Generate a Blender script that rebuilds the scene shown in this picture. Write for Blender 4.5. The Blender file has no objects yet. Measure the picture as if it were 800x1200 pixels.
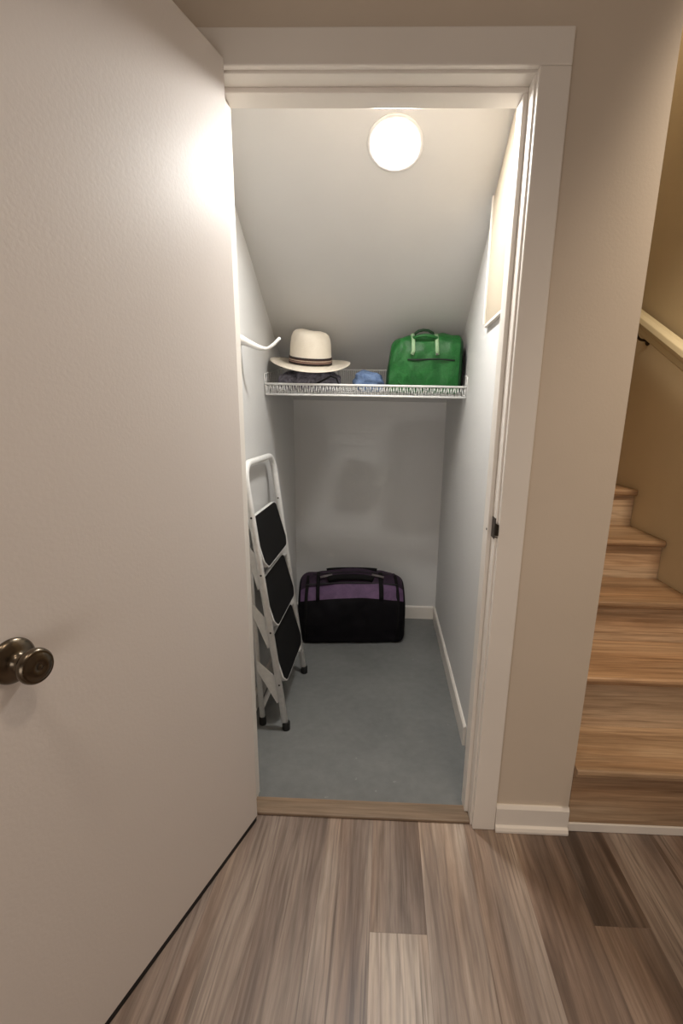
import bpy, bmesh, math, random
from mathutils import Vector, Matrix, noise
random.seed(4)
C = bpy.context.scene.collection
PI = math.pi

# ------------------------------------------------------------------ materials
def lin(c):
    return tuple(((v/255)/12.92 if v/255 <= .04045 else ((v/255+.055)/1.055)**2.4) for v in c)

def base_mat(name, rgb, rough=.6, metal=0., spec=.5):
    m = bpy.data.materials.new(name); m.use_nodes = True
    nt = m.node_tree; b = nt.nodes['Principled BSDF']
    b.inputs['Base Color'].default_value = (*lin(rgb), 1)
    b.inputs['Roughness'].default_value = rough
    b.inputs['Metallic'].default_value = metal
    b.inputs['Specular IOR Level'].default_value = spec
    return m, nt, b

def coords(nt, scale=(1, 1, 1), rot=(0, 0, 0)):
    tc = nt.nodes.new('ShaderNodeTexCoord'); mp = nt.nodes.new('ShaderNodeMapping')
    mp.inputs['Scale'].default_value = scale; mp.inputs['Rotation'].default_value = rot
    nt.links.new(tc.outputs['Object'], mp.inputs['Vector'])
    return mp.outputs['Vector']

def noise_node(nt, vec, scale, detail=4, rough=.5, dist=0):
    n = nt.nodes.new('ShaderNodeTexNoise')
    n.inputs['Scale'].default_value = scale; n.inputs['Detail'].default_value = detail
    n.inputs['Roughness'].default_value = rough; n.inputs['Distortion'].default_value = dist
    nt.links.new(vec, n.inputs['Vector'])
    return n.outputs['Fac']

def ramp(nt, fac, stops):
    r = nt.nodes.new('ShaderNodeValToRGB'); e = r.color_ramp.elements
    while len(e) < len(stops): e.new(.5)
    for el, (p, c) in zip(e, stops): el.position = p; el.color = (*lin(c), 1)
    nt.links.new(fac, r.inputs['Fac'])
    return r.outputs['Color']

def bump(nt, b, fac, strength, dist=.01):
    n = nt.nodes.new('ShaderNodeBump')
    n.inputs['Strength'].default_value = strength; n.inputs['Distance'].default_value = dist
    nt.links.new(fac, n.inputs['Height']); nt.links.new(n.outputs['Normal'], b.inputs['Normal'])

def mixc(nt, fac, a, b_, mode='MIX'):
    n = nt.nodes.new('ShaderNodeMix'); n.data_type = 'RGBA'; n.blend_type = mode
    if isinstance(fac, (int, float)): n.inputs[0].default_value = fac
    else: nt.links.new(fac, n.inputs[0])
    for i, v in ((6, a), (7, b_)):
        if isinstance(v, tuple): n.inputs[i].default_value = (*lin(v), 1)
        else: nt.links.new(v, n.inputs[i])
    return n.outputs[2]

def paint(name, rgb, rough=.55, amp=.25, scale=180, var=6):
    m, nt, b = base_mat(name, rgb, rough, spec=.35)
    v = coords(nt)
    f = noise_node(nt, v, 3.0, 3)
    lo = tuple(max(0, c-var) for c in rgb); hi = tuple(min(255, c+var) for c in rgb)
    nt.links.new(ramp(nt, f, [(.3, lo), (.7, hi)]), b.inputs['Base Color'])
    bump(nt, b, noise_node(nt, v, scale, 3), amp, .002)
    return m

def plain(name, rgb, rough=.5, metal=0., amp=.0, scale=60, spec=.5):
    m, nt, b = base_mat(name, rgb, rough, metal, spec)
    v = coords(nt)
    f = noise_node(nt, v, scale, 3)
    lo = tuple(c*.975 for c in rgb); hi = tuple(min(255, c*1.02) for c in rgb)
    nt.links.new(ramp(nt, f, [(.3, lo), (.7, hi)]), b.inputs['Base Color'])
    if amp: bump(nt, b, f, amp, .003)
    return m

def fabric(name, lo, hi, scale=420, rough=.85, amp=.35, big=9, spec=.3):
    m, nt, b = base_mat(name, hi, rough, spec=spec)
    v = coords(nt)
    w = noise_node(nt, v, scale, 2)
    g = noise_node(nt, v, big, 4, .6, .6)
    c = mixc(nt, .35, ramp(nt, g, [(.3, lo), (.7, hi)]), ramp(nt, w, [(.3, lo), (.7, hi)]))
    nt.links.new(c, b.inputs['Base Color'])
    add = nt.nodes.new('ShaderNodeMath'); add.operation = 'MULTIPLY_ADD'
    nt.links.new(w, add.inputs[0]); add.inputs[1].default_value = .25; nt.links.new(g, add.inputs[2])
    bump(nt, b, add.outputs[0], amp, .010)
    return m

def wood(name, stops, grain, rough=.42, attr=True, rotz=0.0, tint=(255, 244, 234)):
    """plank wood: grain runs along object Y (or X with rotz); every plank shifted by its own tone attribute"""
    m, nt, b = base_mat(name, stops[0][1], rough, spec=.4)
    tc = nt.nodes.new('ShaderNodeTexCoord')
    at = nt.nodes.new('ShaderNodeAttribute'); at.attribute_name = 'tone'
    add = nt.nodes.new('ShaderNodeVectorMath'); add.operation = 'MULTIPLY_ADD'
    cmb = nt.nodes.new('ShaderNodeCombineXYZ')
    for i in range(3): nt.links.new(at.outputs['Fac'], cmb.inputs[i])
    nt.links.new(cmb.outputs[0], add.inputs[0]); add.inputs[1].default_value = (37.1, 91.7, 53.3)
    nt.links.new(tc.outputs['Object'], add.inputs[2])
    def mp(scale):
        n = nt.nodes.new('ShaderNodeMapping'); n.inputs['Scale'].default_value = scale if not rotz else (scale[1], scale[0], scale[2] if rotz == 1 else scale[0])
        nt.links.new(add.outputs[0], n.inputs['Vector']); return n.outputs['Vector']
    broad = noise_node(nt, mp((9, .9, 9)), 1.0, 4, .55, .8)
    streak = noise_node(nt, mp((34, 1.3, 34)), 1.0, 7, .68, .7)
    fine = noise_node(nt, mp((150, 6, 150)), 1.0, 4, .7)
    # cathedral grain from a warped wave
    wv = nt.nodes.new('ShaderNodeTexWave'); wv.wave_type = 'BANDS'; wv.bands_direction = 'X' if not rotz else ('Y' if rotz == 1 else 'Z')
    wv.inputs['Scale'].default_value = 9; wv.inputs['Distortion'].default_value = 14
    wv.inputs['Detail'].default_value = 3; wv.inputs['Detail Scale'].default_value = .8
    nt.links.new(mp((1, .16, 1)), wv.inputs['Vector'])
    s = nt.nodes.new('ShaderNodeMath'); s.operation = 'MULTIPLY_ADD'
    nt.links.new(broad, s.inputs[0]); s.inputs[1].default_value = .86
    s2 = nt.nodes.new('ShaderNodeMath'); s2.operation = 'MULTIPLY_ADD'
    nt.links.new(streak, s2.inputs[0]); s2.inputs[1].default_value = .36
    s3 = nt.nodes.new('ShaderNodeMath'); s3.operation = 'MULTIPLY_ADD'
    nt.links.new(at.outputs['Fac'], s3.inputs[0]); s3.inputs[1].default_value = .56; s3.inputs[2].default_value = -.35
    nt.links.new(s3.outputs[0], s2.inputs[2]); nt.links.new(s2.outputs[0], s.inputs[2])
    col = ramp(nt, s.outputs[0], stops)
    gm = nt.nodes.new('ShaderNodeMath'); gm.operation = 'POWER'
    nt.links.new(wv.outputs['Fac'], gm.inputs[0]); gm.inputs[1].default_value = 5
    gs = nt.nodes.new('ShaderNodeMath'); gs.operation = 'MULTIPLY'
    nt.links.new(gm.outputs[0], gs.inputs[0]); nt.links.new(streak, gs.inputs[1])
    gs2 = nt.nodes.new('ShaderNodeMath'); gs2.operation = 'MULTIPLY'; nt.links.new(gs.outputs[0], gs2.inputs[0]); gs2.inputs[1].default_value = .60
    col = mixc(nt, gs2.outputs[0], col, grain)
    fr = ramp(nt, fine, [(.35, (196, 192, 188)), (.65, (255, 255, 255))])
    lines = noise_node(nt, mp((85, 1.8, 85)), 1.0, 4, .55, .5)
    mask = noise_node(nt, mp((5, 1.1, 5)), 1.7, 2, .5)
    lm = nt.nodes.new('ShaderNodeMath'); lm.operation = 'MULTIPLY'
    nt.links.new(ramp(nt, lines, [(.56, (0, 0, 0)), (.64, (255, 255, 255))]), lm.inputs[0])
    nt.links.new(ramp(nt, mask, [(.40, (40, 40, 40)), (.62, (205, 205, 205))]), lm.inputs[1])
    col = mixc(nt, lm.outputs[0], col, grain)
    col = mixc(nt, .6, col, fr, 'MULTIPLY')
    hue = noise_node(nt, mp((6, .7, 6)), 1.3, 3, .5, .5)
    col = mixc(nt, ramp(nt, hue, [(.42, (0, 0, 0)), (.64, (255, 255, 255))]), col, mixc(nt, 1.0, col, tint, 'MULTIPLY'))
    nt.links.new(col, b.inputs['Base Color'])
    bump(nt, b, fine, .12, .002)
    return m

M = {}
M['hall_wall'] = paint('hall_wall_paint', (205, 191, 174), .6, .12, 150, 2)
M['stair_wall'] = paint('stair_wall_paint', (204, 188, 156), .65, .35, 120, 3)
M['closet_wall'] = paint('closet_wall_paint', (212, 211, 209), .6, .35, 70, 1)
M['slope'] = paint('closet_slope_paint', (214, 213, 211), .65, .3, 38, 2)
M['ceiling'] = paint('ceiling_paint', (225, 220, 212), .8, .4, 120, 3)
M['trim'] = paint('trim_gloss', (229, 222, 213), .36, .08, 90, 3)
M['door'] = paint('door_paint', (221, 213, 207), .46, .14, 130, 1)
M['white_metal'] = plain('white_powder_coat', (232, 231, 228), .38)
M['wire'] = plain('white_vinyl_wire', (243, 243, 241), .42)
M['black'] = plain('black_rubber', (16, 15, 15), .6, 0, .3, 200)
M['tread'] = plain('black_ribbed_tread', (13, 12, 12), .75, 0, .5, 260, .2)
M['bronze'] = plain('antique_bronze', (104, 94, 81), .27, 1.0, 0, 30)
M['strike'] = plain('aged_strike_metal', (58, 47, 36), .35, .9, 0, 40)
M['rivet'] = plain('dark_rivet', (70, 66, 62), .4, .7)
M['beige'] = paint('beige_panel', (166, 154, 136), .5, .1, 80, 3)
M['rail'] = paint('handrail_cream', (200, 188, 156), .4, .1, 60, 4)
M['bracket'] = plain('dark_bracket', (60, 48, 34), .4, .7)
M['straw'] = fabric('woven_straw', (228, 218, 200), (242, 234, 220), 300, .8, .25, 14)
M['purple'] = fabric('purple_nylon', (74, 52, 82), (112, 82, 118), 500, .62, .3, 16, .4)
M['plum'] = fabric('dark_plum_nylon', (38, 25, 40), (60, 42, 62), 500, .7, .3, 14, .3)
M['blackcloth'] = fabric('black_nylon', (6, 5, 8), (15, 12, 17), 480, .7, .3, 12, .15)
M['webbing'] = fabric('black_webbing', (8, 7, 8), (18, 16, 18), 600, .8, .3, 20, .2)
M['greyclip'] = plain('grey_strap_end', (112, 104, 104), .6)
M['green'] = fabric('green_leather', (14, 78, 30), (34, 112, 48), 160, .46, .4, 16, .4)
M['darkgreen'] = fabric('dark_green_leather', (8, 46, 20), (16, 66, 30), 160, .42, .2, 9, .4)
M['palegreen'] = fabric('pale_green_strap', (132, 168, 128), (166, 196, 156), 300, .5, .15, 20)
M['charcoal'] = fabric('charcoal_cloth', (62, 60, 68), (158, 154, 168), 90, .9, .5, 34)
M['blackpipe'] = plain('black_piping', (16, 15, 17), .6)
M['denim'] = fabric('blue_denim', (72, 96, 138), (134, 158, 196), 240, .9, .45, 26)

def floor_concrete():
    m, nt, b = base_mat('grey_painted_concrete', (134, 137, 135), .38, spec=.4)
    v = coords(nt)
    a = noise_node(nt, v, 2.6, 5, .55, .5); f = noise_node(nt, v, 26, 4, .6)
    c = mixc(nt, .3, ramp(nt, a, [(.3, (104, 106, 105)), (.7, (127, 128, 126))]), ramp(nt, f, [(.3, (106, 108, 108)), (.75, (136, 137, 136))]))
    sp = noise_node(nt, v, 34, 2, .5)
    c = mixc(nt, ramp(nt, sp, [(.72, (0, 0, 0)), (.76, (120, 120, 120))]), c, (196, 196, 190))
    nt.links.new(c, b.inputs['Base Color'])
    rr = ramp(nt, a, [(.3, (150, 150, 150)), (.7, (190, 190, 190))])
    bump(nt, b, a, .12, .01)
    return m
M['concrete'] = floor_concrete()
M['door'].node_tree.nodes['Principled BSDF'].inputs['Specular IOR Level'].default_value = .24
M['floor'] = wood('vinyl_oak_planks', [(.20, (84, 71, 63)), (.42, (136, 119, 108)), (.60, (168, 152, 139)), (.85, (202, 187, 173))], (74, 61, 53), .4)
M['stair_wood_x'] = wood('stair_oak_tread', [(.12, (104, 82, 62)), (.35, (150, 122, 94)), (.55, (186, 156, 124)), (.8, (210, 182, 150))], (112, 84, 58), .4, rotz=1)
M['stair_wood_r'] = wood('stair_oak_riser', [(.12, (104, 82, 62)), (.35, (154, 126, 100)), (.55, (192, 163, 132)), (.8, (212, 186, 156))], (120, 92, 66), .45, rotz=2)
M['threshold'] = wood('threshold_oak', [(.15, (134, 114, 94)), (.5, (158, 137, 114)), (.85, (174, 154, 130))], (116, 96, 76), .5, rotz=1)

def band_mat():
    m, nt, b = base_mat('woven_hat_band', (50, 36, 32), .8)
    tc = nt.nodes.new('ShaderNodeTexCoord'); sx = nt.nodes.new('ShaderNodeSeparateXYZ')
    nt.links.new(tc.outputs['Object'], sx.inputs[0])
    mr = nt.nodes.new('ShaderNodeMapRange'); mr.inputs['From Min'].default_value = .006; mr.inputs['From Max'].default_value = .034
    nt.links.new(sx.outputs['Z'], mr.inputs['Value'])
    r = nt.nodes.new('ShaderNodeValToRGB'); r.color_ramp.interpolation = 'CONSTANT'; e = r.color_ramp.elements
    st = [(0, (44, 28, 24)), (.26, (150, 118, 104)), (.42, (70, 46, 42)), (.52, (196, 176, 156)), (.64, (96, 66, 58)), (.74, (38, 25, 22))]
    while len(e) < len(st): e.new(.5)
    for el, (p, c) in zip(e, st): el.position = p; el.color = (*lin(c), 1)
    nt.links.new(mr.outputs[0], r.inputs['Fac'])
    n = noise_node(nt, tc.outputs['Object'], 260, 2)
    nt.links.new(mixc(nt, ramp(nt, n, [(.48, (0, 0, 0)), (.56, (110, 110, 110))]), r.outputs['Color'], (44, 30, 28)), b.inputs['Base Color'])
    return m
M['band'] = band_mat()

def emit(name, rgb, s):
    m = bpy.data.materials.new(name); m.use_nodes = True; nt = m.node_tree
    for n in list(nt.nodes):
        if n.type != 'OUTPUT_MATERIAL': nt.nodes.remove(n)
    e = nt.nodes.new('ShaderNodeEmission'); e.inputs['Color'].default_value = (*rgb, 1); e.inputs['Strength'].default_value = s
    nt.links.new(e.outputs[0], nt.nodes['Material Output'].inputs['Surface'])
    return m

# ------------------------------------------------------------------ mesh helpers
class MB:
    def __init__(s): s.v = []; s.f = []; s.sm = []
    def add(s, vs, fs, smooth=True):
        o = len(s.v); s.v += [tuple(v) for v in vs]
        for f in fs: s.f.append(tuple(i+o for i in f)); s.sm.append(smooth)
    def box(s, x0, x1, y0, y1, z0, z1, mat=None):
        vs = [Vector((x, y, z)) for z in (z0, z1) for y in (y0, y1) for x in (x0, x1)]
        if mat: vs = [mat @ v for v in vs]
        s.add(vs, [(0, 2, 3, 1), (4, 5, 7, 6), (0, 1, 5, 4), (2, 6, 7, 3), (0, 4, 6, 2), (1, 3, 7, 5)], False); return s
    def prism(s, poly, axis, a, b):
        """poly of 2-D points extruded along axis from a to b"""
        def p(q, t): return {'x': (t, q[0], q[1]), 'y': (q[0], t, q[1]), 'z': (q[0], q[1], t)}[axis]
        n = len(poly); vs = [p(q, a) for q in poly]+[p(q, b) for q in poly]
        fs = [(i, (i+1) % n, (i+1) % n+n, i+n) for i in range(n)]+[tuple(range(n))[::-1], tuple(range(n, 2*n))]
        s.add(vs, fs, False); return s
    def tube(s, pts, r, seg=10, closed=False, caps=True, sq=None, up=None):
        pts = [Vector(p) for p in pts]; n = len(pts)
        rad = r if isinstance(r, (list, tuple)) else [r]*n
        tans = []
        for i in range(n):
            a = pts[(i-1) % n] if (closed or i > 0) else pts[0]
            b = pts[(i+1) % n] if (closed or i < n-1) else pts[-1]
            tans.append((b-a).normalized())
        t0 = tans[0]; ref = Vector(up) if up else (Vector((0, 0, 1)) if abs(t0.z) < .9 else Vector((0, 1, 0)))
        nrm = (ref-t0*ref.dot(t0)).normalized(); vs = []
        for i in range(n):
            t = tans[i]; nrm = (nrm-t*nrm.dot(t)).normalized(); bn = t.cross(nrm)
            for k in range(seg):
                a = 2*PI*k/seg; ca, sa = math.cos(a), math.sin(a)
                if sq: ca, sa = ca*sq[0], sa*sq[1]
                vs.append(pts[i]+(nrm*ca+bn*sa)*rad[i])
        fs = []
        for i in range(n if closed else n-1):
            for k in range(seg):
                j = (i+1) % n
                fs.append((i*seg+k, i*seg+(k+1) % seg, j*seg+(k+1) % seg, j*seg+k))
        if caps and not closed: fs += [tuple(range(seg))[::-1], tuple((n-1)*seg+k for k in range(seg))]
        s.add(vs, fs, True); return s
    def lathe(s, prof, seg=48, mat=None, sx=1, sy=1):
        """profile (r, z) spun round z"""
        vs = []
        for r, z in prof:
            for k in range(seg):
                a = 2*PI*k/seg; v = Vector((r*math.cos(a)*sx, r*math.sin(a)*sy, z)); vs.append(mat @ v if mat else v)
        fs = [(i*seg+k, i*seg+(k+1) % seg, (i+1)*seg+(k+1) % seg, (i+1)*seg+k) for i in range(len(prof)-1) for k in range(seg)]
        if prof[0][0] > 1e-6: fs.append(tuple(range(seg))[::-1])
        if prof[-1][0] > 1e-6: fs.append(tuple((len(prof)-1)*seg+k for k in range(seg)))
        s.add(vs, fs, True); return s
    def build(s, name, mat, parent=None, bevel=0, seg=2, merge=True, angle=40):
        me = bpy.data.meshes.new(name); bm = bmesh.new()
        bv = [bm.verts.new(v) for v in s.v]
        for f, sm in zip(s.f, s.sm):
            try: fc = bm.faces.new([bv[i] for i in f]); fc.smooth = sm
            except ValueError: pass
        if merge: bmesh.ops.remove_doubles(bm, verts=bm.verts, dist=1e-5)
        bmesh.ops.recalc_face_normals(bm, faces=bm.faces)
        bm.to_mesh(me); bm.free()
        me.materials.append(mat if not isinstance(mat, str) else M[mat])
        o = bpy.data.objects.new(name, me); C.objects.link(o)
        if parent: o.parent = parent
        if bevel:
            md = o.modifiers.new('Bevel', 'BEVEL'); md.width = bevel; md.segments = seg; md.limit_method = 'ANGLE'; md.angle_limit = math.radians(angle)
        return o

def fillet(pts, r, n=6):
    """round the inner corners of a polyline"""
    pts = [Vector(p) for p in pts]; out = [pts[0]]
    for i in range(1, len(pts)-1):
        a, b, c = pts[i-1], pts[i], pts[i+1]
        d1, d2 = (a-b), (c-b); k = min(r, d1.length*.49, d2.length*.49)
        p, q = b+d1.normalized()*k, b+d2.normalized()*k
        for j in range(n+1):
            t = j/n; out.append(p*(1-t)**2+b*2*t*(1-t)+q*t*t)
    return out+[pts[-1]]

def catmull(pts, n, closed=True):
    pts = [Vector(p) for p in pts]; L = len(pts); out = []
    segs = L if closed else L-1
    for i in range(segs):
        p = [pts[(i+k-1) % L] if closed else pts[min(max(i+k-1, 0), L-1)] for k in range(4)]
        for j in range(n):
            t = j/n
            out.append(.5*((2*p[1])+(p[2]-p[0])*t+(2*p[0]-5*p[1]+4*p[2]-p[3])*t*t+(3*p[1]-p[0]-3*p[2]+p[3])*t**3))
    if not closed: out.append(pts[-1])
    return out

def tag(o, label=None, cat=None, group=None, kind=None):
    if label: o['label'] = label
    if cat: o['category'] = cat
    if group: o['group'] = group
    if kind: o['kind'] = kind
    return o
def thing(name, label, cat, loc=(0, 0, 0), rot=(0, 0, 0), group=None):
    o = bpy.data.objects.new(name, None); C.objects.link(o); o.location = loc; o.rotation_euler = rot
    o.empty_display_size = .1
    return tag(o, label, cat, group)
def struct(name, mb, mat, label, cat, bevel=0):
    return tag(mb.build(name, mat, None, bevel), label, cat, None, 'structure')

# ------------------------------------------------------------------ dimensions (metres)
XL, XR, YB = -.134, .774, 1.711           # closet: left wall, right wall, back wall
JL, JR, HEAD = 0.0, .727, 2.024           # door opening between the jambs
XC = 1.034                                # corner where the stair well opens
XS = 1.635                                # right wall of the stair well
WT = .115                                 # thickness of the wall with the doorway
SLZ, SLK = 1.369, .575                    # sloped ceiling: height at the back wall, rise per metre
def slope_z(y): return SLZ+SLK*(YB-y)
CEIL = 2.62

# ------------------------------------------------------------------ setting
def plank_floor():
    mb = MB(); tones = []
    W = .147; x_first = .412-W*14; rnd = random.Random(11)
    fixed = {14: [(-1.58, .35), (-.362, .80), (.02, .40)], 15: [(-1.2, .72), (.02, .70)], 16: [(-.9, .62), (.02, .58)], 17: [(-1.3, .30), (.02, .30)],
             18: [(-1.536, .2), (-.316, .36), (.02, .06)], 19: [(-.95, .30), (.02, .30)], 20: [(-.6, .2), (.02, .26)], 13: [(-.75, .52), (.02, .50)], 12: [(-1.1, .36), (.02, .26)],
             11: [(-.65, .36), (.02, .30)], 10: [(-1.2, .5), (.02, .34)], 9: [(-.8, .46), (.02, .40)], 21: [(-1.0, .35), (.02, .30)]}
    for i in range(0, 30):
        x0 = x_first+i*W; x1 = x0+W; y = -3.2
        joints = fixed.get(i)
        if not joints:
            joints = []; yy = -3.0+rnd.random()*.9
            while yy < .0: joints.append((yy, rnd.uniform(.25, .65))); yy += 1.22
            joints.append((.02, rnd.uniform(.25, .65)))
        for (ye, t) in joints:
            if ye <= y: continue
            mb.add([(x0+.0004, y, 0), (x1-.0004, y, 0), (x1-.0004, ye-.0008, 0), (x0+.0004, ye-.0008, 0)], [(0, 1, 2, 3)], False)
            tones.append(t); y = ye
    ntop = len(tones)
    mb.box(x_first, x_first+30*W, -3.2, .02, -.06, -.0009); tones += [.2]*6
    o = mb.build('floor', 'floor', merge=False)
    at = o.data.attributes.new('tone', 'FLOAT', 'FACE')
    for i, t in enumerate(tones): at.data[i].value = t
    return tag(o, 'grey-brown wood-look plank floor of the hall in front of the doorway', 'floor', None, 'structure')
plank_floor()

struct('floor_closet', MB().box(XL-.12, XR+.05, .02, YB+.1, -.06, 0.0), 'concrete', 'grey painted concrete floor inside the closet', 'floor')

w = MB(); w.box(-2.0, JL-.012, 0, WT, 0, CEIL); w.box(JR+.012, XC, 0, WT, 0, CEIL); w.box(JL-.012, JR+.012, 0, WT, HEAD+.012, CEIL)
struct('wall_front', w, 'hall_wall', 'beige hall wall round the closet doorway', 'wall')
struct('wall_closet_left', MB().box(XL-.12, XL, WT, YB+.12, 0, CEIL), 'closet_wall', 'off-white left wall inside the closet', 'wall')
struct('wall_closet_right', MB().box(XR, XR+.1, WT, YB+.12, 0, CEIL), 'closet_wall', 'off-white right wall inside the closet', 'wall')
struct('wall_closet_back', MB().box(XL, XR, YB, YB+.12, 0, SLZ+.02), 'closet_wall', 'off-white back wall of the closet below the slope', 'wall')
s = MB().prism([(YB+.12, slope_z(YB+.12)), (YB+.12, slope_z(YB+.12)+.12), (WT, slope_z(WT)+.12), (WT, slope_z(WT))], 'x', XL, XR)
struct('ceiling_slope', s, 'slope', 'sloped off-white ceiling of the closet under the stairs', 'ceiling')
struct('wall_stair_left', MB().box(XC-.08, XC, WT, 3.4, 0, 4.2), 'hall_wall', 'beige return wall on the left of the stairs', 'wall')
struct('wall_stair_right', MB().box(XS, XS+.12, -.02, 3.4, 0, 4.2), 'stair_wall', 'tan stairwell wall behind the handrail', 'wall')
struct('wall_stair_back', MB().box(XC-.08, XS+.12, 3.4, 3.5, 0, 4.2), 'stair_wall', 'tan wall at the top end of the stairs', 'wall')
struct('ceiling_stair', MB().box(XC-.08, XS+.12, WT, 3.5, 4.2, 4.3), 'ceiling', 'white ceiling high over the stairs', 'ceiling')
w = MB(); w.box(XS+.12, 2.35, -.02, .1, 0, CEIL); w.box(XC, XS+.12, -.0, WT, 2.56, 4.3)
struct('wall_front_right', w, 'hall_wall', 'beige hall wall right of the stair opening', 'wall')
struct('wall_hall_left', MB().box(-2.1, -2.0, -3.2, WT, 0, CEIL), 'hall_wall', 'beige left end wall of the hall', 'wall')
struct('wall_hall_right', MB().box(2.3, 2.4, -3.2, .1, 0, CEIL), 'hall_wall', 'beige right end wall of the hall', 'wall')
struct('wall_hall_back', MB().box(-2.1, 2.4, -3.3, -3.2, 0, CEIL), 'hall_wall', 'beige hall wall opposite the closet', 'wall')
struct('ceiling_hall', MB().box(-2.1, 2.4, -3.3, 0, CEIL, CEIL+.1), 'ceiling', 'white ceiling of the hall', 'ceiling')

# door frame: casings, jambs with stops
CW = .0705
struct('trim_1', MB().box(JR+.005, JR+.005+CW, -.017, 0, 0, HEAD+.0055), 'trim', 'white flat casing on the right side of the closet doorway', 'trim', .003)
struct('trim_2', MB().box(JL-.005-CW, JR+.005+CW, -.0172, 0, HEAD+.0055, HEAD+.0055+CW), 'trim', 'white flat casing over the closet doorway', 'trim', .003)
struct('trim_3', MB().box(JL-.005-CW, JL-.005, -.017, 0, 0, HEAD+.0055), 'trim', 'white flat casing on the left side of the closet doorway behind the open door', 'trim', .003)
JD = .108; ST = .046
def jamb_r():
    m = MB(); m.box(JR, JR+.0115, 0, WT, .0, HEAD); m.box(JR-.012, JR, ST, JD, .0, HEAD-.012); return m
jr = struct('trim_4', jamb_r(), 'trim', 'white right door jamb with its stop and strike plate', 'jamb', .002)
m = MB(); m.box(JL-.0115, JL, 0, WT, .0, HEAD); m.box(JL, JL+.012, ST, JD, .0, HEAD-.012)
struct('trim_5', m, 'trim', 'white left door jamb behind the hinged edge of the door', 'jamb', .002)
m = MB(); m.box(JL-.0115, JR+.0115, 0, WT, HEAD, HEAD+.0115); m.box(JL, JR, ST, JD, HEAD-.012, HEAD)
struct('trim_6', m, 'trim', 'white head jamb with its stop over the doorway', 'jamb', .002)
# strike plate on the right jamb (curled lip towards the hall)
sp = MB()
sp.box(JR-.0022, JR-.0002, .002, ST-.004, .958, 1.016)
sp.tube([(JR-.0018, .004, .966), (JR-.001, -.008, .966), (JR+.003, -.0145, .966)], .0015, 6)
sp.add([(JR-.0024, .003, .968), (JR-.0024, .003, 1.006), (JR-.0015, -.009, 1.004), (JR-.0015, -.009, .970), (JR+.0045, -.0185, .972), (JR+.0045, -.0185, 1.002)], [(0, 1, 2, 3), (3, 2, 5, 4)], True)
spo = sp.build('strike_plate', 'strike', jr, .0008); spo['label'] = 'dark bronze strike plate'
for z in (.967, 1.007):
    MB().lathe([(.0, .0016), (.0028, .0012), (.0034, 0)], 12, Matrix.Translation((JR-.0022, .034, z)) @ Matrix.Rotation(-PI/2, 4, 'Y')).build('screw', 'greyclip', spo)
MB().lathe([(.0, .002), (.0035, .001), (.004, 0)], 12, Matrix.Translation((JR-.012, .056, .975)) @ Matrix.Rotation(-PI/2, 4, 'Y')).build('bumper', 'black', jr)

th = struct('threshold_trim', MB().box(JL, JR, .003, .074, 0, .011), 'threshold', 'tan wood threshold strip between hall planks and closet concrete', 'threshold', .003)
th.name = 'trim_7'
# baseboards
def base_prof(h, t): return [(0, 0), (t, 0), (t, h-.008), (t*.45, h), (0, h)]
m = MB().prism([(-p[0], p[1]) for p in base_prof(.088, .013)], 'x', JR+.005+CW, XC+.0)
m2 = MB(); m2.prism([(0, 0), (-.028, 0), (-.028, .008), (-.024, .017), (-.016, .022), (-.015, .080), (-.008, .090), (0, .090)], 'x', JR+.006+CW, XC)
struct('baseboard_front', m2, 'trim', 'short white baseboard between the door casing and the stairs', 'baseboard', .0015)
m = MB().prism([(XR-a, b) for a, b in base_prof(.088, .012)], 'y', .405, YB)
struct('baseboard_right', m, 'trim', 'white baseboard along the right closet wall', 'baseboard', .001)
m = MB().prism([(YB-a, b) for a, b in base_prof(.088, .012)], 'x', XL, XR-.012)
struct('baseboard_back', m, 'trim', 'white baseboard along the back closet wall', 'baseboard', .001)
m = MB().prism([(XL+a, b) for a, b in base_prof(.088, .012)], 'y', .405, YB-.012)
struct('baseboard_left', m, 'trim', 'white baseboard along the left closet wall behind the ladder', 'baseboard', .001)
struct('trim_8', MB().box(XC, XS, -.008, .0, 0, .032), 'trim', 'low white strip at the foot of the stairs', 'trim', .003)

# ------------------------------------------------------------------ the open door
TH = 1.2693
door = MB().box(0, .802, -.035, 0, .019, 2.043).build('door_1', 'door', None, .0015)
tag(door, 'white flush closet door standing open on the left with a bronze knob', 'door', None, 'structure')
door.location = (.036, -.0194, 0); door.rotation_euler = (0, 0, TH-PI)
sw = MB().box(.004, .800, -.034, -.0015, .002, .0205).build('door_gap_shade', 'black', door); sw['label'] = 'black strip standing in for the shade under the door'  # dark strip put in as the shaded gap below the door
def knob(side, par):
    K = Matrix.Translation((.663, 0 if side > 0 else -.035, .897)) @ Matrix.Rotation(-PI/2 if side > 0 else PI/2, 4, 'X')
    k = MB().lathe([(.0, .0), (.0365, .0), (.0372, .003), (.0350, .0065), (.0315, .009), (.0255, .0125), (.0190, .0145), (.0150, .0165), (.0125, .021), (.0118, .028), (.013, .033),
                    (.0185, .0365), (.0245, .0400), (.0278, .0445), (.0288, .0490), (.0280, .0535), (.0258, .0565), (.0242, .0573), (.0232, .0568), (.0218, .0580), (.0150, .0604), (.0055, .0612), (.0050, .0604), (.0042, .0604), (.0036, .0614), (0, .0616)], 56, K)
    o = k.build('door_knob', 'bronze', par); return o
kn = knob(1, door); kn['label'] = 'antique bronze round door knob with rosette'
knob(-1, door)
for z in (.25, 1.03, 1.85):
    h = MB(); h.tube([(-.004, -.036, z-.045), (-.004, -.036, z+.045)], .0055, 12); h.box(-.0012, .0002, -.035, -.004, z-.045, z+.045)
    h.build('hinge', 'bronze', door)

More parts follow.
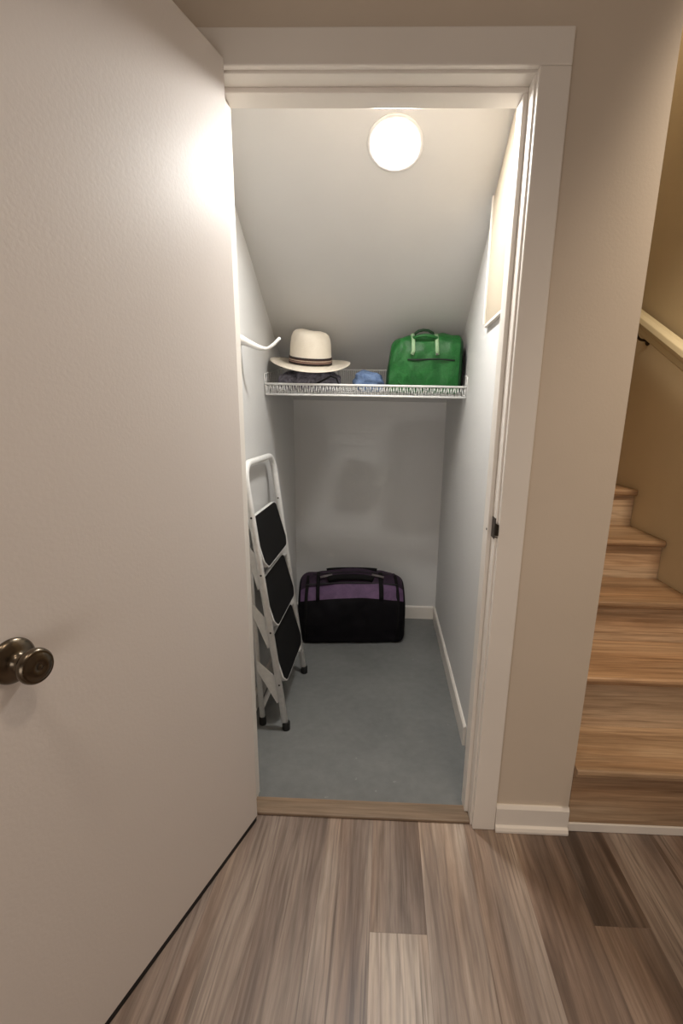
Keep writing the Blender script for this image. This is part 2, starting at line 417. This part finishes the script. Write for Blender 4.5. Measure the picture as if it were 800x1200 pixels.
# ------------------------------------------------------------------ closet lamp on the slope
LY = .449; LX = .4235
lz = slope_z(LY)
nrm = Vector((0, -SLK, -1)).normalized(); ydir = Vector((0, -1, SLK)).normalized(); xdir = ydir.cross(nrm)
LM = Matrix((xdir, ydir, nrm)).transposed().to_4x4(); LM.translation = Vector((LX, LY, lz))
lamp = thing('ceiling_light', 'round glowing flush ceiling light on the sloped closet ceiling', 'ceiling light')
lamp.matrix_world = LM
MB().lathe([(.086, 0), (.0862, .0040), (.0845, .0056), (.081, .0062), (.0715, .0062), (.0700, .0050), (.0700, 0)], 64).build('trim_ring', 'white_metal', lamp)
M['glow'] = emit('lamp_diffuser', (1.0, .985, .95), 335.0)
MB().lathe([(.0696, .001), (.0694, .0050), (.064, .0064), (.050, .0082), (.028, .0094), (0, .0098)], 64).build('diffuser', 'glow', lamp)

# ------------------------------------------------------------------ wall hook
hk = thing('wall_hook', 'white coat hook with upturned tip on the left closet wall', 'hook', (XL, .61, 1.545))
m = MB().lathe([(0, 0), (.021, 0), (.021, .003), (.017, .006), (0, .006)], 32, Matrix.Rotation(PI/2, 4, 'Y'), sx=1.25)
m.build('mounting_plate', 'white_metal', hk)
p = catmull([(.003, -.004, .004), (.035, .0, -.010), (.072, .006, -.024), (.100, .012, -.026), (.122, .018, -.012), (.142, .024, .008)], 6, False)
MB().tube(p, [max(.0062, .0175-.019*i/(len(p)-1)) for i in range(len(p))], 12).build('hook_arm', 'white_metal', hk)
MB().lathe([(0, -.007), (.005, -.005), (.0072, 0), (.005, .005), (0, .007)], 16, Matrix.Translation((.144, .0247, .010))).build('hook_tip', 'white_metal', hk)

# ------------------------------------------------------------------ beige panel on the right closet wall
pn = thing('access_panel', 'beige panel mounted high on the right closet wall beside the doorway', 'panel', (XR, 0, 0))
def slp(y, d): return slope_z(y)-d
pl = [(.585, 1.605), (.585, slp(.585, .012)), (.20, slp(.20, .012)), (.20, 1.605)]
MB().prism(pl, 'x', -.012, 0).build('panel_board', 'beige', pn, .002)
fr = MB(); fr.box(-.0135, 0, .195, .592, 1.596, 1.606)
fr.prism([(.586, 1.606), (.594, 1.606), (.594, slp(.594, .006)), (.586, slp(.586, .006))], 'x', -.018, 0)
fr.build('panel_frame', 'trim', pn, .0015)

# ------------------------------------------------------------------ wire shelf (tilted a little towards the door)
SY, SZ = .984, 1.372; SDEP = .388; TILT = math.atan(.150)
sh = thing('wire_shelf', 'white wire closet shelf with low front lip below the sloped ceiling', 'shelf', (0, SY, SZ), (TILT, 0, 0))
X0, X1 = XL+.006, XR-.002
R0 = .0024
fw = MB()
fw.tube([(X0, -.002, .043), (X1, -.002, .043)], .0052, 8).build('front_rail', 'wire', sh)
MB().tube([(X0, -.002, -.002), (X1, -.002, -.002)], .0044, 8).build('lower_rail', 'wire', sh)
br = MB(); br.tube([(X0, SDEP, .083), (X1, SDEP, .083)], .0030, 8); br.build('back_rail', 'wire', sh)
dk = MB(); n = 88
for i in range(n):
    x = X0+.006+(X1-X0-.012)*i/(n-1)
    dk.tube([(x, -.001, .042), (x, -.001, .0015), (x, .002, .0), (x, SDEP-.003, .0), (x, SDEP, .002), (x, SDEP, .082)], .00115, 5)
for yy in (.045, .14, .24, .33): dk.tube([(X0, yy, -.003), (X1, yy, -.003)], .0022, 6)
dk.tube([(X0, SDEP, -.003), (X1, SDEP, -.003)], .0028, 6)
dk.build('wire_deck', 'wire', sh)
lip = MB(); k = 60
for i in range(k):
    a = X0+(X1-X0)*i/k; b = X0+(X1-X0)*(i+.5)/k; c = X0+(X1-X0)*(i+1)/k
    lip.tube([(a, -.002, .0), (b, -.002, .041)], .0009, 4); lip.tube([(b, -.002, .041), (c, -.002, .0)], .0009, 4)
lip.build('lip_lattice', 'wire', sh)
for x in (X0, X1):
    e = MB(); e.tube(fillet([(x, -.002, -.002), (x, -.002, .085), (x, SDEP, .083), (x, SDEP, -.003)], .006, 3), .0028, 8)
    for j in range(1, 10): e.tube([(x, SDEP*j/10, 0), (x, SDEP*j/10, .084)], .0011, 5)
    e.tube([(x, 0, 0), (x, SDEP, 0)], .0026, 6)
    e.build('end_panel', 'wire', sh)
for x in (X0, X1):
    MB().box(x-.004 if x > 0 else XL-X0+x, XR-.0005-0 if x > 0 else x+.004, SDEP-.02, SDEP-.006, .06, .085).build('wall_clip', 'white_metal', sh)
def deck(y): return SZ+(y-SY)*math.tan(TILT)+.0015   # top of the deck at world y

# ------------------------------------------------------------------ bags: a lofted shell split into parts
def loft(section, L, r, parts, rows=26, wr=.004, wf=9, seed=0, endpow=1.0, deform=None, bulge=.0):
    """section: (depth, height) loop swept along x with rounded ends; parts(u, d, h, cap) names the part of each face"""
    n = len(section); cy = sum(p[0] for p in section)/n; cz = sum(p[1] for p in section)/n
    dmin = min(p[0] for p in section); dmax = max(p[0] for p in section); hmin = min(p[1] for p in section); hmax = max(p[1] for p in section)
    st = []
    for i in range(6): a = PI/2*i/6; st.append((-L/2+r-r*math.cos(a), r*(1-math.sin(a)), False))
    for i in range(rows+1): st.append((-L/2+r+(L-2*r)*i/rows, 0, False))
    for i in range(1, 7): a = PI/2*(1-i/6); st.append((L/2-r+r*math.cos(a), r*(1-math.sin(a)), False))
    grid = []
    def ring(x, inset, f=1.0):
        sd = (dmax-dmin)/2; sh_ = (hmax-hmin)/2; out = []
        b = 1+bulge*(1-(2*x/L)**2)
        for (d, h) in section:
            out.append(Vector((x, cy+(d-cy)*(1-inset/sd)*f*b, cz+(h-cz)*(1-inset/sh_)*f)))
        return out
    caps = [.12, .35, .6, .82]
    rings = [ring(-L/2-.004*(1-c), r, c) for c in caps]+[ring(x, ins) for x, ins, _ in st]+[ring(L/2+.004*(1-c), r, c) for c in caps[::-1]]
    nc = len(caps); off = Vector((seed*7.3, seed*3.1, seed*5.7))
    for R in rings:
        for v in R:
            o = Vector((0, v.y-cy, v.z-cz)); o = o.normalized() if o.length > 1e-5 else Vector((0, 0, 1))
            w = noise.noise(v*wf+off)*wr+noise.noise(Vector((v.x*wf*2.2, v.y*wf*.9, v.z*wf*2.2))+off)*wr*.5
            fade = min(1, max(0, (v.z-hmin)/.03))
            v += o*w*fade
            if deform: v.xyz = deform(v)
    mbs = {}
    for i in range(len(rings)-1):
        for k in range(n):
            q = [rings[i][k], rings[i][(k+1) % n], rings[i+1][(k+1) % n], rings[i+1][k]]
            cap = (i < nc) or (i >= len(rings)-1-nc)
            xm = sum(v.x for v in q)/4; d = section[k][0]; h = section[k][1]
            nm = parts(xm/(L/2), d, h, cap, k/n)
            mbs.setdefault(nm, MB()).add([tuple(v) for v in q], [(0, 1, 2, 3)], True)
    for R, ids in ((rings[0], -1), (rings[-1], 1)):
        nm = parts(ids, 0, cz, True, 0); mbs.setdefault(nm, MB()).add([tuple(v) for v in R], [tuple(range(n))], True)
    return mbs, rings

def resample(ctrl, m):
    p = catmull([(a, b, 0) for a, b in ctrl], 24); q = [0]
    for i in range(len(p)): q.append(q[-1]+(p[(i+1) % len(p)]-p[i]).length)
    out = []; j = 0
    for i in range(m):
        t = q[-1]*i/m
        while q[j+1] < t: j += 1
        f = (t-q[j])/max(1e-9, q[j+1]-q[j]); v = p[j].lerp(p[(j+1) % len(p)], f); out.append((v.x, v.y))
    return out

# purple and black duffel on the closet floor
duf = thing('duffel_bag', 'purple and black duffel bag on the closet floor against the back wall', 'bag', (.242, 1.462, 0), (0, 0, math.radians(5)))
sec = resample([(-.148, .004), (-.162, .05), (-.167, .13), (-.163, .21), (-.150, .268), (-.118, .322), (-.070, .362), (0, .386), (.06, .380), (.115, .345), (.145, .26), (.150, .13), (.145, .03), (.135, .004), (0, .0)], 84)
def dparts(u, d, h, cap, t):
    if cap: return 'end_panel_left' if u < 0 else 'end_panel_right'
    if abs(u) > .955: return 'end_panel_left' if u < 0 else 'end_panel_right'
    if h < .262: return 'lower_shell'
    if d < -.098: return 'front_band'
    return 'top_panel'
def duf_def(v):
    x, y, z = v
    z *= 1-.085*(x/.31)**2*(z/.38)
    z += .006*math.cos(x*9)*(z/.38)
    return Vector((x, y, max(z, 0.001)))
mbs, _ = loft(sec, .622, .05, dparts, 44, .015, 8, 2, deform=duf_def, bulge=.05)
lab = {'front_band': ('purple', 'purple_band', 'purple upper front band'), 'lower_shell': ('blackcloth', 'lower_panel', 'black lower panel'), 'top_panel': ('plum', 'top_panel', 'dark plum top panel'),
       'end_panel_left': ('blackcloth', 'end_panel', None), 'end_panel_right': ('blackcloth', 'end_panel', None)}
for kx, mb in mbs.items():
    o = mb.build(lab[kx][1], lab[kx][0], duf)
    if lab[kx][2]: o['label'] = lab[kx][2]
def strap(path, w, t, name, mat, par, up):
    return MB().tube(path, 1.0, 10, sq=(t, w), up=up).build(name, mat, par)
for x, wd in ((-.196, .0105), (.166, .0135)):       # webbing straps over the front band
    strap([(x, -.158, .262), (x, -.153, .290), (x, -.130, .330), (x, -.098, .358), (x, -.060, .379), (x, -.030, .390)], wd, .0035, 'strap', 'webbing', duf, (0, -1, .3))
def arch(x0, x1, y0, z0, top, lean, rad, n=22):
    out = []
    for i in range(n+1):
        t = i/n; x = x0+(x1-x0)*t; s_ = math.sin(PI*t)**.55
        out.append((x, y0+lean*s_, z0+top*s_))
    return out
strap(arch(-.140, .120, -.088, .366, .018, .0, 0), .018, .012, 'handle', 'webbing', duf, (0, -1, .5))
strap(arch(-.150, .150, .03, .386, .008, .0, 0), .012, .006, 'handle', 'webbing', duf, (0, -1, .5))
for sx in (-1, 1):
    o = MB().tube([(sx*.185+.0, -.075, .377), (sx*.150, -.070, .384), (sx*.115, -.068, .390)], 1.0, 8, sq=(.004, .0085), up=(0, -.4, 1)).build('strap_end', 'greyclip', duf); o['label'] = 'grey strap end'
MB().tube([(x*.01, -.104+.004*abs(x)/29, .352-.016*(abs(x)/29)**2) for x in range(-27, 28, 2)], .0040, 6).build('piping', 'blackpipe', duf)
# zip running along the top and corner bumpers
MB().tube([(x*.01, -.03+.0*x, .3915+.004*math.cos(x*.09)-.012*(abs(x)/23)**2) for x in range(-23, 24, 2)], .0028, 6).build('zip', 'blackpipe', duf)
for sx in (-1, 1):
    strap([(sx*.262, -.166, .03), (sx*.266, -.172, .13), (sx*.264, -.166, .22), (sx*.262, -.140, .285), (sx*.258, -.085, .338), (sx*.256, -.02, .362), (sx*.254, .06, .352)], .010, .006, 'edge_binding', 'webbing', duf, (0, -1, .3))

# green holdall on the shelf
gx, gy = .582, 1.125
gb = thing('green_bag', 'green leather holdall with pale straps on the right of the wire shelf', 'bag', (gx, gy, deck(gy)+.004), (TILT, 0, 0))
sec = resample([(-.088, .003), (-.096, .05), (-.098, .12), (-.092, .185), (-.070, .228), (-.025, .246), (.03, .245), (.068, .222), (.085, .16), (.088, .08), (.084, .02), (.075, .003), (0, 0)], 72)
def gparts(u, d, h, cap, t):
    if cap or abs(u) > .90: return 'end_l' if u < 0 else 'end_r'
    if d < 0 and .150 < h < .240: return 'upper'
    return 'body'
def g_def(v):
    x, y, z = v; k = max(0, (-x-.06)/.105)
    z *= 1-.10*min(1.3, k)**1.4; x += .030*min(1, k)*(z/.245)
    z *= 1-.01*max(0, (x-.1)/.065)
    return Vector((x, y, max(z, .001)))
mbs, _ = loft(sec, .346, .022, gparts, 40, .012, 13, 5, deform=g_def, bulge=.03)
gl = {'body': ('green', 'body', None), 'upper': ('green', 'upper_flap', None), 'end_l': ('darkgreen', 'gusset', 'dark green folded end'), 'end_r': ('darkgreen', 'gusset', 'dark green folded end')}
for kx, mb in mbs.items():
    o = mb.build(gl[kx][1], gl[kx][0], gb)
    if gl[kx][2]: o['label'] = gl[kx][2]
MB().tube([(x, -.1045+abs(x-.02)*.03, .1485+.002*math.sin(x*30)) for x in [(-.075+.011*i) for i in range(20)]], .0032, 6).build('zip', 'blackpipe', gb)
MB().tube(fillet([(-.118, -.095, .062), (-.098, -.1015, .036), (.0, -.1045, .030), (.140, -.1005, .034)], .02, 5), .0028, 8).build('piping', 'green', gb)
for x in (-.052, .052):
    o = strap([(x+.004*(1 if x > 0 else -1), -.102, .168), (x+.002, -.1005, .186), (x, -.092, .212), (x-.001, -.076, .236), (x-.003, -.052, .251)], .0085, .0035, 'strap', 'palegreen', gb, (0, -1, .2)); o['label'] = 'pale green strap'
strap([(-.052, -.074, .238)]+arch(-.050, .050, -.080, .234, .012, -.006, 0)[1:-1]+[(.052, -.074, .238)], .0075, .006, 'handle', 'green', gb, (0, -1, .3))
strap([(x, .01, z) for x, z in ((-.045, .243), (-.040, .254), (-.026, .264), (-.005, .2685), (.018, .267), (.038, .257), (.046, .243))], .006, .0055, 'handle', 'darkgreen', gb, (0, -1, .3))
MB().lathe([(0, 0), (.004, 0), (.0045, .002), (0, .003)], 16, Matrix.Translation((.054, -.1045, .171)) @ Matrix.Rotation(PI/2, 4, 'X')).build('stud', 'greyclip', gb)
# side strap hanging at the left end
strap([(-.128, -.06, .205), (-.146, -.075, .165), (-.158, -.082, .115), (-.163, -.084, .06), (-.160, -.082, .012)], .007, .004, 'side_strap', 'darkgreen', gb, (-1, 0, 0))
strap([(.166, -.05, .215), (.175, -.07, .17), (.178, -.076, .11), (.178, -.078, .05), (.172, -.078, .008)], .009, .0035, 'side_strap', 'webbing', gb, (1, 0, 0))

# ------------------------------------------------------------------ cloth heaps under the hat and beside the bag
def heap(name, mat, label, loc, sx, sy, h, seed, parent_rot, folds, fold_dir, amp):
    """a folded cloth bundle: rounded slab with crumpled folds"""
    m = MB(); nu, nv = 56, 36; top = []; 
    off = Vector((seed*3.7, seed*1.9, seed*5.1)); vs = []
    for j in range(nv+1):
        ph = -PI/2+PI*j/nv
        for i in range(nu):
            a = 2*PI*i/nu
            def sp(c, e): return math.copysign(abs(c)**e, c)
            x = sx*sp(math.cos(ph), .45)*sp(math.cos(a), .55); y = sy*sp(math.cos(ph), .45)*sp(math.sin(a), .55)
            z = h/2*(1+sp(math.sin(ph), .8))
            v = Vector((x, y, z)); o = Vector((x/sx, y/sy, (z-h/2)/h*1.6)); o.normalize()
            f = math.sin((x*fold_dir[0]+y*fold_dir[1]+z*fold_dir[2])*folds+noise.noise(v*12+off)*5)
            d = amp*(.5*f+noise.noise(v*22+off)*1.1+noise.noise(v*45+off)*.5)
            k = min(1, z/(h*.25)); v += o*d*k
            v.z = max(v.z, 0); vs.append(tuple(v))
    fs = [(j*nu+i, j*nu+(i+1) % nu, (j+1)*nu+(i+1) % nu, (j+1)*nu+i) for j in range(nv) for i in range(nu)]
    m.add(vs, fs, True)
    o = m.build(name, mat); o.location = loc; o.rotation_euler = parent_rot
    return o
cy_ = 1.10
ch = heap('folded_garment', 'charcoal', '', (.058, cy_, deck(cy_)+.001), .142, .085, .086, 3, (TILT, 0, math.radians(-2)), 95, (.25, .3, 1), .008)
tag(ch, 'folded charcoal cloth garment lying on the wire shelf under the straw hat', 'clothing')
pipe = MB().tube([(.020, -.092, .030), (.070, -.096, .054), (.110, -.090, .074), (.134, -.078, .066), (.146, -.055, .028)], .0042, 8).build('black_trim', 'blackpipe', ch); pipe['label'] = 'black edge band'
dn = heap('crumpled_cloth', 'denim', '', (.332, 1.125, deck(1.125)+.001), .068, .062, .088, 8, (TILT, 0, math.radians(6)), 120, (.4, .2, .9), .010)
tag(dn, 'crumpled blue denim cloth on the wire shelf between hat and green bag', 'clothing')

# ------------------------------------------------------------------ straw hat
hat = thing('straw_hat', 'cream straw hat with dark woven band resting on the folded cloth', 'hat', (.058, 1.112, 1.514), (math.radians(12.0), math.radians(2.5), math.radians(3)))
RBX, RBY = .098, .108
br = MB(); seg = 72; prof = []
rs = [1.0+(.0+i)/9*.86 for i in range(10)]
def brim_pt(f, a, dz):
    x = RBX*math.cos(a); y = RBY*math.sin(a)
    out = (.186-.098)*(f-1)/.86
    L_ = math.hypot(x, y); x2 = x*(L_+out)/L_; y2 = y*(L_+out)/L_
    t = (f-1)/.86
    curl = .012*t*t*(math.cos(a)**2)-.010*t*t*max(0, -math.sin(a))+.003*math.sin(2*a+.6)*t
    return (x2, y2, .002-.006*math.sin(PI*t)*.5+curl+dz)
vs = []; 
for f in rs:
    for k in range(seg): vs.append(brim_pt(f, 2*PI*k/seg, .0))
for f in rs[::-1]:
    for k in range(seg): vs.append(brim_pt(f+.0, 2*PI*k/seg, -.0028))
nr = len(rs)*2
fs = [(i*seg+k, i*seg+(k+1) % seg, ((i+1) % nr)*seg+(k+1) % seg, ((i+1) % nr)*seg+k) for i in range(nr) for k in range(seg)]
br.add(vs, fs, True); br.build('brim', 'straw', hat)
cr = MB(); cp = [(1.0, .0), (.995, .015), (.98, .035), (.965, .065), (.945, .090), (.905, .114), (.83, .131), (.70, .141), (.52, .1455), (.3, .147), (.1, .1475), (.0, .1475)]
vs = []
for f, z in cp:
    for k in range(seg):
        a = 2*PI*k/seg; x = RBX*f*math.cos(a); y = RBY*f*math.sin(a)
        zz = z
        if z > .09:
            g = (z-.09)/.062
            zz -= .005*g*math.exp(-((x)/.03)**2)*(1 if y > -.03 else max(0, 1-(-.03-y)/.03))      # centre crease
            zz -= .007*g*(x/.09)
            pin = math.exp(-(((abs(x)-.062)/.022)**2))*math.exp(-((y+.065)/.03)**2)  # front pinch
            x -= math.copysign(.006*pin*g, x)
        vs.append((x, y, zz))
cr.add(vs, [(i*seg+k, i*seg+(k+1) % seg, (i+1)*seg+(k+1) % seg, (i+1)*seg+k) for i in range(len(cp)-1) for k in range(seg)], True)
cr.build('crown', 'straw', hat)
bd = MB().lathe([(1.0, .004), (1.028, .004), (1.03, .010), (1.022, .03), (1.012, .035), (.985, .035)], 72, None, RBX, RBY)
o = bd.build('hat_band', 'band', hat); o['label'] = 'dark brown woven band with light stripe'

# ------------------------------------------------------------------ folding step ladder leaning on the left wall
ld = thing('step_ladder', 'white folded three-step ladder with black treads leaning on the left closet wall', 'ladder')
YL, YR = .468, .945
def rx(z): return .035-.125*z              # front frame plane
FR = .0135
LT = 1.10
m = MB()
m.tube(fillet([(rx(.03), YL, .03), (rx(LT), YL+.012, LT), (rx(LT), YR+.02, LT), (rx(.03), YR, .03)], .085, 8), FR, 14)
m.build('front_frame', 'white_metal', ld)
def rear_x(z): return -.071-.042*z
m = MB(); zt = .865
m.tube(fillet([(rear_x(.03), YL+.03, .03), (rear_x(zt), YL+.03, zt), (rear_x(zt), YR-.03, zt), (rear_x(.03), YR-.03, .03)], .05, 6), .0115, 12)
m.build('rear_frame', 'white_metal', ld)
MB().tube([(rear_x(.075), YL+.03, .075), (rear_x(.075), YR-.03, .075)], .010, 10).build('rear_crossbar', 'white_metal', ld)
for (x, y, r_) in ((rx(.0), YL, .0165), (rx(.0), YR, .0165), (rear_x(0), YL+.03, .015), (rear_x(0), YR-.03, .015)):
    MB().lathe([(r_*.92, 0), (r_, .003), (r_, .034), (r_*.9, .038)], 18, Matrix.Translation((x-.0005, y, 0))).build('rubber_foot', 'black', ld)
PT, PL = .265, .0
for i in range(3):
    dz = -.250*i; dx = .0312*i
    top = Vector((-.086+dx, 0, .896+dz)); bot = Vector((-.030+dx, 0, .690+dz)); d = (bot-top); Ln = d.length; d.normalize()
    nn = Vector((-d.z, 0, d.x)); nn = nn if nn.x > 0 else -nn
    y0, y1 = YL+.026, YR-.022
    def P_(u, v, h): return tuple(top+d*(v*Ln)+nn*h+Vector((0, y0+(y1-y0)*u, 0)))
    def outline(g):
        cx = .085; cv = .17
        raw = [(g, .05+g), (.06+g, g), (.94-g, g), (1-g, .05+g), (1-g*.8, 1-cv), (1-cx-g*.3, 1-g*1.6), (cx+g*.3, 1-g*1.6), (g*.8, 1-cv)]
        q = []; k = len(raw)
        for a in range(k):
            A, B, C_ = Vector(raw[a-1]), Vector(raw[a]), Vector(raw[(a+1) % k])
            p1 = B+(A-B).normalized()*min(.05, (A-B).length*.4); p2 = B+(C_-B).normalized()*min(.05, (C_-B).length*.4)
            for t in (0, .25, .5, .75, 1): q.append(tuple(p1*(1-t)**2+B*2*t*(1-t)+p2*t*t))
        return q
    ol = outline(0); k = len(ol); tr = MB()
    tr.add([P_(u, v, 0) for u, v in ol]+[P_(u, v, -.018) for u, v in ol], [(a, (a+1) % k, (a+1) % k+k, a+k) for a in range(k)]+[tuple(range(k)), tuple(range(k, 2*k))[::-1]], False)
    stp = tr.build('step', 'white_metal', ld, .0015)
    tr = MB(); ol = outline(.016); k = len(ol)
    tr.add([P_(u, v, .0015) for u, v in ol]+[P_(u, v, -.004) for u, v in ol], [(a, (a+1) % k, (a+1) % k+k, a+k) for a in range(k)]+[tuple(range(k)), tuple(range(k, 2*k))[::-1]], False)
    o = tr.build('tread_pad', 'tread', stp); o['label'] = 'black non-slip tread pad'
    for ys in (YL+.018, YR-.018):      # side plate that hangs the step between the frames
        zc = .66+dz
        b_ = MB().prism([(rx(zc)+.010, zc-.02), (rx(zc)-.0, zc+.05), (rear_x(zc)-.004, zc+.145), (rear_x(zc)-.006, zc+.10), (rx(zc)-.02, zc-.05)], 'y', ys-.0015, ys+.0015)
        b_.build('side_bracket', 'white_metal', ld)
for z in (.905, .680, .442, .212):
    for y, sy in ((YL, -1), (YR, 1)):
        MB().lathe([(0, .002), (.003, .0016), (.0042, 0)], 12, Matrix.Translation((rx(z)+.004, y+sy*0-.0125, z)) @ Matrix.Rotation(PI/2, 4, 'X')).build('rivet', 'rivet', ld)

# ------------------------------------------------------------------ stairs
st = thing('staircase', 'wooden staircase with oak-look treads climbing right of the closet', 'stairs', (XC, 0, 0))
RY = [0, .215, .494, .786, 1.09, 1.37, 1.65, 1.93]; TZ = [.242, .441, .612, .787, .964, 1.140, 1.316, 1.492]
rnd = random.Random(3)
def tone(o, v):
    a = o.data.attributes.new('tone', 'FLOAT', 'FACE')
    for d in a.data: d.value = v
for i in range(8):
    z0 = TZ[i-1] if i else .0; y0 = RY[i]; y1 = RY[i+1] if i < 7 else RY[i]+.28
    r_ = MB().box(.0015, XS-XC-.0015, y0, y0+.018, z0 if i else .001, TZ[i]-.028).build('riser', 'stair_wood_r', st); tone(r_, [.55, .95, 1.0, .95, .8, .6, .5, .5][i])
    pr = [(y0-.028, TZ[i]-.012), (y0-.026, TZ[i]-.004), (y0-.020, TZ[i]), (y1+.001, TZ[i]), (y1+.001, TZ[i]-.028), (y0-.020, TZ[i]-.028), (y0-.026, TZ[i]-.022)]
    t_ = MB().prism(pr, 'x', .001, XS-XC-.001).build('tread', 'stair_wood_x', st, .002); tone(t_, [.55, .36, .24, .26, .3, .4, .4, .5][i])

hr = thing('handrail', 'cream wooden handrail running down the stairwell wall', 'handrail')
A = Vector((1.575, 1.36, 1.815)); B = Vector((1.575, .45, 1.375))
dirv = (B-A).normalized()
# profile of the moulded rail: broad rounded top over a narrower lower bead
prof = [(a*1.25, b*1.25) for a, b in [(-.026, .012), (-.024, .026), (-.012, .034), (.008, .034), (.022, .028), (.027, .014), (.024, .002), (.015, -.004), (.015, -.022), (.009, -.030), (-.009, -.030), (-.015, -.022), (-.015, -.004), (-.023, .002)]]
upv = Vector((0, 0, 1)); upv = (upv-dirv*upv.dot(dirv)).normalized(); sv = dirv.cross(upv)
E0, E1 = A-dirv*.9, B+dirv*.25
vs = [tuple(P0+sv*a+upv*b) for P0 in (E0, E1) for a, b in prof]; n = len(prof)
MB().add(vs, [(i, (i+1) % n, (i+1) % n+n, i+n) for i in range(n)]+[tuple(range(n))[::-1], tuple(range(n, 2*n))], False)
m = MB(); m.add(vs, [(i, (i+1) % n, (i+1) % n+n, i+n) for i in range(n)]+[tuple(range(n))[::-1], tuple(range(n, 2*n))], False)
m.build('rail', 'rail', hr, .004)
for tpos in (.19, 1.05):
    P0 = A.lerp(B, tpos)
    b_ = MB(); b_.tube(catmull([P0+Vector((0, 0, -.032)), P0+Vector((0, 0, -.055)), P0+Vector((.02, 0, -.078)), P0+Vector((XS-A.x-.004, 0, -.082))], 6, False), .006, 8)
    b_.lathe([(0, 0), (.024, 0), (.022, .005), (0, .007)], 24, Matrix.Translation((XS-.0005, P0.y, P0.z-.082)) @ Matrix.Rotation(-PI/2, 4, 'Y'))
    b_.build('bracket', 'bracket', hr)

# ------------------------------------------------------------------ hall lamp (recessed, behind the camera) and light
def add_light(name, kind, loc, energy, color, rot=(0, 0, 0), **kw):
    l = bpy.data.lights.new(name, kind); l.energy = energy; l.color = color
    for k_, v_ in kw.items(): setattr(l, k_, v_)
    o = bpy.data.objects.new(name, l); C.objects.link(o); o.location = loc; o.rotation_euler = rot; return o
add_light('hall_right_fill', 'SPOT', (.93, -.95, CEIL-.03), 30, (1.0, .82, .64), spot_size=math.radians(112), spot_blend=1.0, shadow_soft_size=.06)  # added spot that lifts the stairs, no known fixture
add_light('hall_downlight', 'SPOT', (.0, -1.25, CEIL-.03), 26, (1.0, .87, .74), spot_size=math.radians(118), spot_blend=1.0, shadow_soft_size=.09)
add_light('hall_area_fill', 'AREA', (-.2, -3.15, .8), 20, (1.0, .93, .87), (PI/2, 0, 0), shape='RECTANGLE', size=2.2, size_y=1.0)  # added low fill from behind the camera, the wall has no window
add_light('stair_fill_spot', 'SPOT', (1.42, -.30, CEIL-.05), 95, (1.0, .85, .67), (math.radians(33), 0, 0), spot_size=math.radians(76), spot_blend=.9, shadow_soft_size=.06)  # added spot aimed at the stairs to brighten treads and risers
add_light('stair_lamp', 'POINT', (1.34, 1.5, 3.6), 14, (1.0, .84, .62), shadow_soft_size=.12)

wd = bpy.data.worlds.new('World'); bpy.context.scene.world = wd; wd.use_nodes = True
wd.node_tree.nodes['Background'].inputs['Color'].default_value = (.9, .85, .8, 1); wd.node_tree.nodes['Background'].inputs['Strength'].default_value = .05

# ------------------------------------------------------------------ camera
cd = bpy.data.cameras.new('camera'); cam = bpy.data.objects.new('camera', cd); C.objects.link(cam)
yaw, pitch, roll = -.0313, .2563, .0195
cy, sy, cp_, sp_, c_r, s_r = math.cos(yaw), math.sin(yaw), math.cos(pitch), math.sin(pitch), math.cos(roll), math.sin(roll)
f = Vector((sy*cp_, cy*cp_, -sp_)); r = Vector((cy, -sy, 0)); u = r.cross(f)
r, u = r*c_r+u*s_r, -r*s_r+u*c_r
mw = Matrix((r, u, -f)).transposed().to_4x4(); mw.translation = Vector((.4165, -1.3415, 1.2793)); cam.matrix_world = mw
cd.sensor_fit = 'AUTO'; cd.sensor_width = 36; cd.lens = 580.02/1200*36
cd.shift_x = -29.91/1200; cd.shift_y = 40.46/1200; cd.clip_start = .02
sc = bpy.context.scene; sc.camera = cam
vs_ = sc.view_settings; vs_.view_transform = 'Standard'; vs_.look = 'None'; vs_.exposure = 0.0; vs_.gamma = 1; vs_.use_curve_mapping = False
